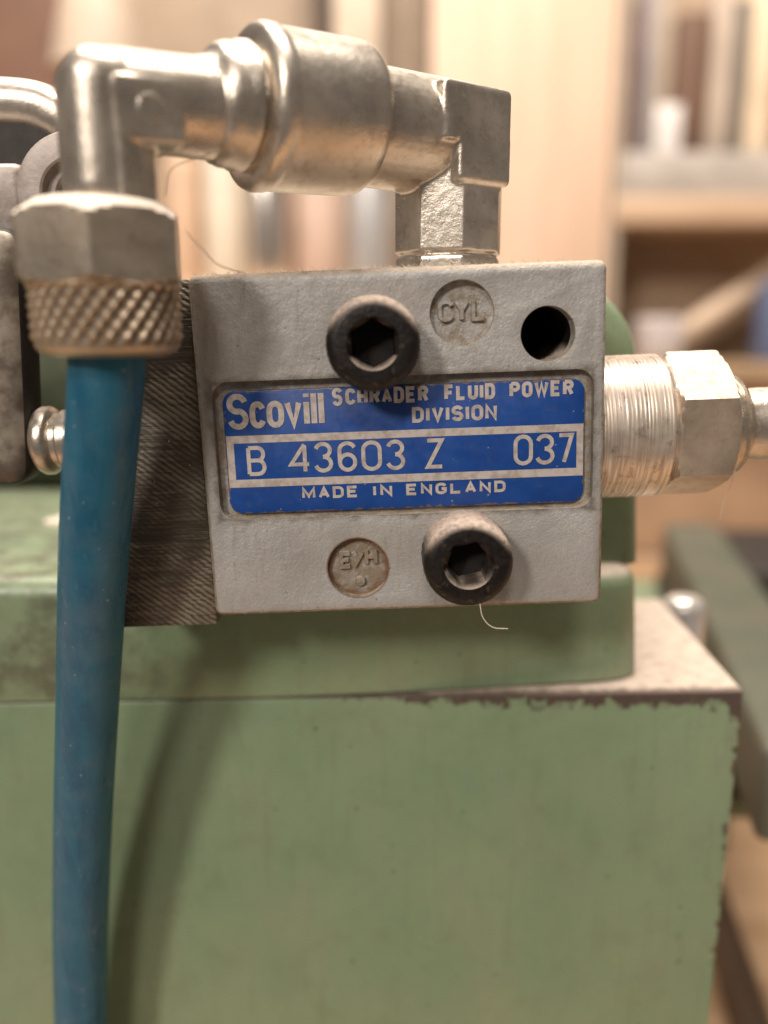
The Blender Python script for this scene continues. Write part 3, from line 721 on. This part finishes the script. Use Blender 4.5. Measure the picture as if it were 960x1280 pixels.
# ================================================================== out-of-focus background, half a metre behind
def slab(name, x0, x1, y0, y1, z0, z1, mat, label, cat, bev=1.0, group=None):
    return tag(finish(name, box_bm(x0, x1, y0, y1, z0, z1, bev, 2), mat), label, cat, group)
def sm(n, c, rough=0.6, metal=0.0): return simple(n, c, tuple(v*0.82 for v in c), rough, metal, 0.03)
slab('plywood_panel', 33, 161, 548, 566, -150, 420, M['ply'], 'tall pale plywood panel standing behind the valve', 'panel')
slab('cabinet_side', -2, 33, 600, 615, -150, 420, sm('shaded_taupe_board', (0.36, 0.27, 0.19)), 'shaded taupe board set back beside the pale plywood panel', 'board')  # shadow on the recessed side panel is put into its colour
slab('cream_board', -36, -2.5, 570, 590, -150, 420, sm('cream_board_paint', (0.62, 0.50, 0.38)), 'narrow cream upright board next to the shaded taupe board', 'board')
slab('dark_gap_strip', -50, -36.5, 575, 590, 60, 420, sm('dark_gap_brown', (0.055, 0.030, 0.02)), 'narrow dark brown strip standing in for the shaded gap beside the cream board', 'board')  # dark strip painted where there is only a shaded gap
slab('tan_board', -215, -50.5, 618, 630, -150, 420, sm('tan_board_paint', (0.38, 0.28, 0.195)), 'wide tan board behind the swivel barrel', 'board')
slab('brown_cabinet', -420, -216, 565, 700, -150, 420, sm('brown_cabinet_wood', (0.17, 0.08, 0.045)), 'brown wooden cabinet at the far left', 'cabinet')
b = lathe([(34, 0), (22, 52), (21, 54), (0.01, 54)], 48, 'Z'); sh = finish('lamp_shade', b, sm('cream_shade', (0.55, 0.43, 0.33)), loc=(-186, 520, 186)); tag(sh, 'cream conical shade above the left elbow', 'shade')
slab('rear_shelf', -240, 30, 470, 560, 40, 50, M['shelfwood'], 'wooden shelf carrying the jars behind the valve', 'shelf')
def jar(x, r, y, h, mat, label, cat='jar', name='jar'):
    o = finish(name, lathe([(0.01, 0), (r*.94, 0), (r, 2), (r, h*.82), (r*.93, h*.88), (r*.8, h*.91), (r*.8, h*.98), (r*.77, h), (0.01, h)], 48), mat, loc=(x, y, 50)); tag(o, label, cat)
    return o
steel_bg = sm('bright_can_steel', (0.82, 0.76, 0.70), 0.22, 0.9)
jar(-133, 11, 500, 88, sm('peach_ceramic', (0.74, 0.52, 0.36), 0.4), 'slim peach jar behind the gap below the elbow')
jar(-106, 13, 500, 95, sm('ivory_ceramic', (0.88, 0.78, 0.64), 0.3), 'ivory jar on the rear shelf', )
jar(-77, 17, 505, 92, steel_bg, 'shiny steel can on the rear shelf', 'can', 'steel_can')
jar(-42, 16, 505, 92, sm('pink_ceramic', (0.72, 0.54, 0.44), 0.4), 'dusky pink jar on the rear shelf')
jar(-9, 15, 505, 90, sm('grey_blue_can', (0.60, 0.60, 0.60), 0.3, 0.4), 'pale blue grey can on the rear shelf', 'can', 'steel_can')

# right-hand shelf unit with its contents
SU = thing('shelf_unit', 'wooden wall shelf unit with grey front rail', 'shelf unit', (230, 560, -150))
def sub(name, x0, x1, y0, y1, z0, z1, mat): return finish(name, box_bm(x0-230, x1-230, y0-560, y1-560, z0+150, z1+150, 0.8, 2), mat, SU)
sub('side_panel', 163, 169, 545, 640, -150, 420, sm('grey_side_panel', (0.50, 0.42, 0.33)))
sub('shelf_board', 166, 470, 541, 640, 95, 113.5, M['shelfwood'])
sub('front_rail', 169.5, 470, 546, 549, 114, 144, sm('grey_rail_plastic', (0.50, 0.45, 0.40), 0.4))
sub('back_panel', 166, 470, 640, 650, -150, 420, sm('shelf_back', (0.52, 0.37, 0.25)))
sub('shelf_board', 166, 470, 520, 640, -18, -2, sm('lower_shelf_wood', (0.40, 0.27, 0.16)))
sub('door', 170, 470, 548, 560, -150, -20, sm('brown_door', (0.46, 0.31, 0.20)))
bg = [('book', 171, 181, 0.17, 0.085, 0.075, 556, 240, 'maroon book on the shelf beside the grey side panel'), ('book', 182, 190, 0.38, 0.34, 0.33, 556, 252, 'slim grey book next to the maroon book'),
      ('book', 192, 206, 0.52, 0.42, 0.32, 568, 255, 'beige book behind the white box'), ('book', 208, 230, 0.17, 0.095, 0.06, 560, 238, 'thick dark brown book on the shelf'),
      ('book', 232, 246, 0.56, 0.45, 0.36, 560, 252, 'cream book between dark brown and dark grey books'), ('book', 247, 257, 0.20, 0.17, 0.14, 558, 246, 'dark grey book next to the tall ivory book'),
      ('book', 258, 276, 0.86, 0.68, 0.48, 556, 262, 'tall ivory book on the shelf')]
for n_, x0, x1, r_, g_, b_, y0, z1, lab in bg:
    slab(n_, x0, x1, y0, y0+60, 113.6, z1, sm(n_+'_cover', (r_, g_, b_)), lab, 'book', 1.2, 'books on the wall shelf')
slab('white_box', 192, 210, 550, 555.5, 113.6, 176, sm('white_card', (0.86, 0.80, 0.76)), 'small white box standing in front of the beige book', 'box')
slab('lavender_box', 186, 214, 524, 560, -1.9, 30, sm('lavender_card', (0.62, 0.55, 0.53)), 'small pale lavender box on the lower shelf', 'box', 4)
b = sweep([Vector((208, 560, 6)), Vector((250, 566, 34)), Vector((320, 576, 80))], 9, 16); st = finish('wooden_stick', b, sm('pale_stick_wood', (0.62, 0.47, 0.34)), angle=40); tag(st, 'pale wooden rod leaning across the lower shelf', 'rod')
b = lathe([(0.01, 0), (16, 0), (17, 3), (17, 48), (15, 56), (9, 60), (0.01, 60)], 40); bc = finish('blue_tin', b, sm('blue_tin_paint', (0.12, 0.15, 0.25), 0.4), loc=(294, 556, -1.9)); tag(bc, 'blue tin on the lower shelf', 'tin')

# machine slide running back on the right
MS = thing('machine_slide', 'green machine slide with dusty top running back beside the block', 'machine slide', (80, 120, -150))
def bar4(name, pts, z0, z1, mat, parent, off, bev=2.0):
    b = prism([(x-off[0], y-off[1]) for x, y in pts], z0-off[2], z1-off[2]); bmesh.ops.bevel(b, geom=b.edges[:], offset=bev, segments=3, profile=0.5, affect='EDGES'); return finish(name, b, mat, parent)
sg = simple('dull_green_slide', (0.22, 0.27, 0.17), (0.16, 0.21, 0.13), 0.5, 0.0, 0.03)
bar4('bed', [(58, 40), (76, 40), (112, 195), (94, 195)], -62, -45, simple('dusty_slide_top', (0.12, 0.11, 0.08), (0.07, 0.085, 0.058), 0.6, 0.0, 0.03), MS, (80, 120, -150))
bar4('lower_bed', [(52, 62), (88, 62), (122, 200), (84, 200)], -72, -66, sg, MS, (80, 120, -150))
bar4('support', [(96, 165), (112, 165), (122, 198), (98, 198)], -150, -71, sg, MS, (80, 120, -150))
bar4('web', [(62, 62), (84, 62), (112, 192), (92, 192)], -67, -61, M['black'], MS, (80, 120, -150), 0.5)
bb = bar4('motor_housing', [(120, 190), (240, 175), (250, 250), (122, 250)], -149.9, -60, M['black'], None, (0, 0, 0)); tag(bb, 'dark block standing behind the green machine slide', 'housing')

b = sweep([Vector((112, 235, -145)), Vector((98, 150, -145)), Vector((86, 80, -145))], 5.0, 16)
rd = finish('steel_rod', b, sm('dark_brown_steel', (0.09, 0.055, 0.032), 0.5), angle=40); tag(rd, 'dark brown rod lying on the wooden bench beside the green block', 'rod')
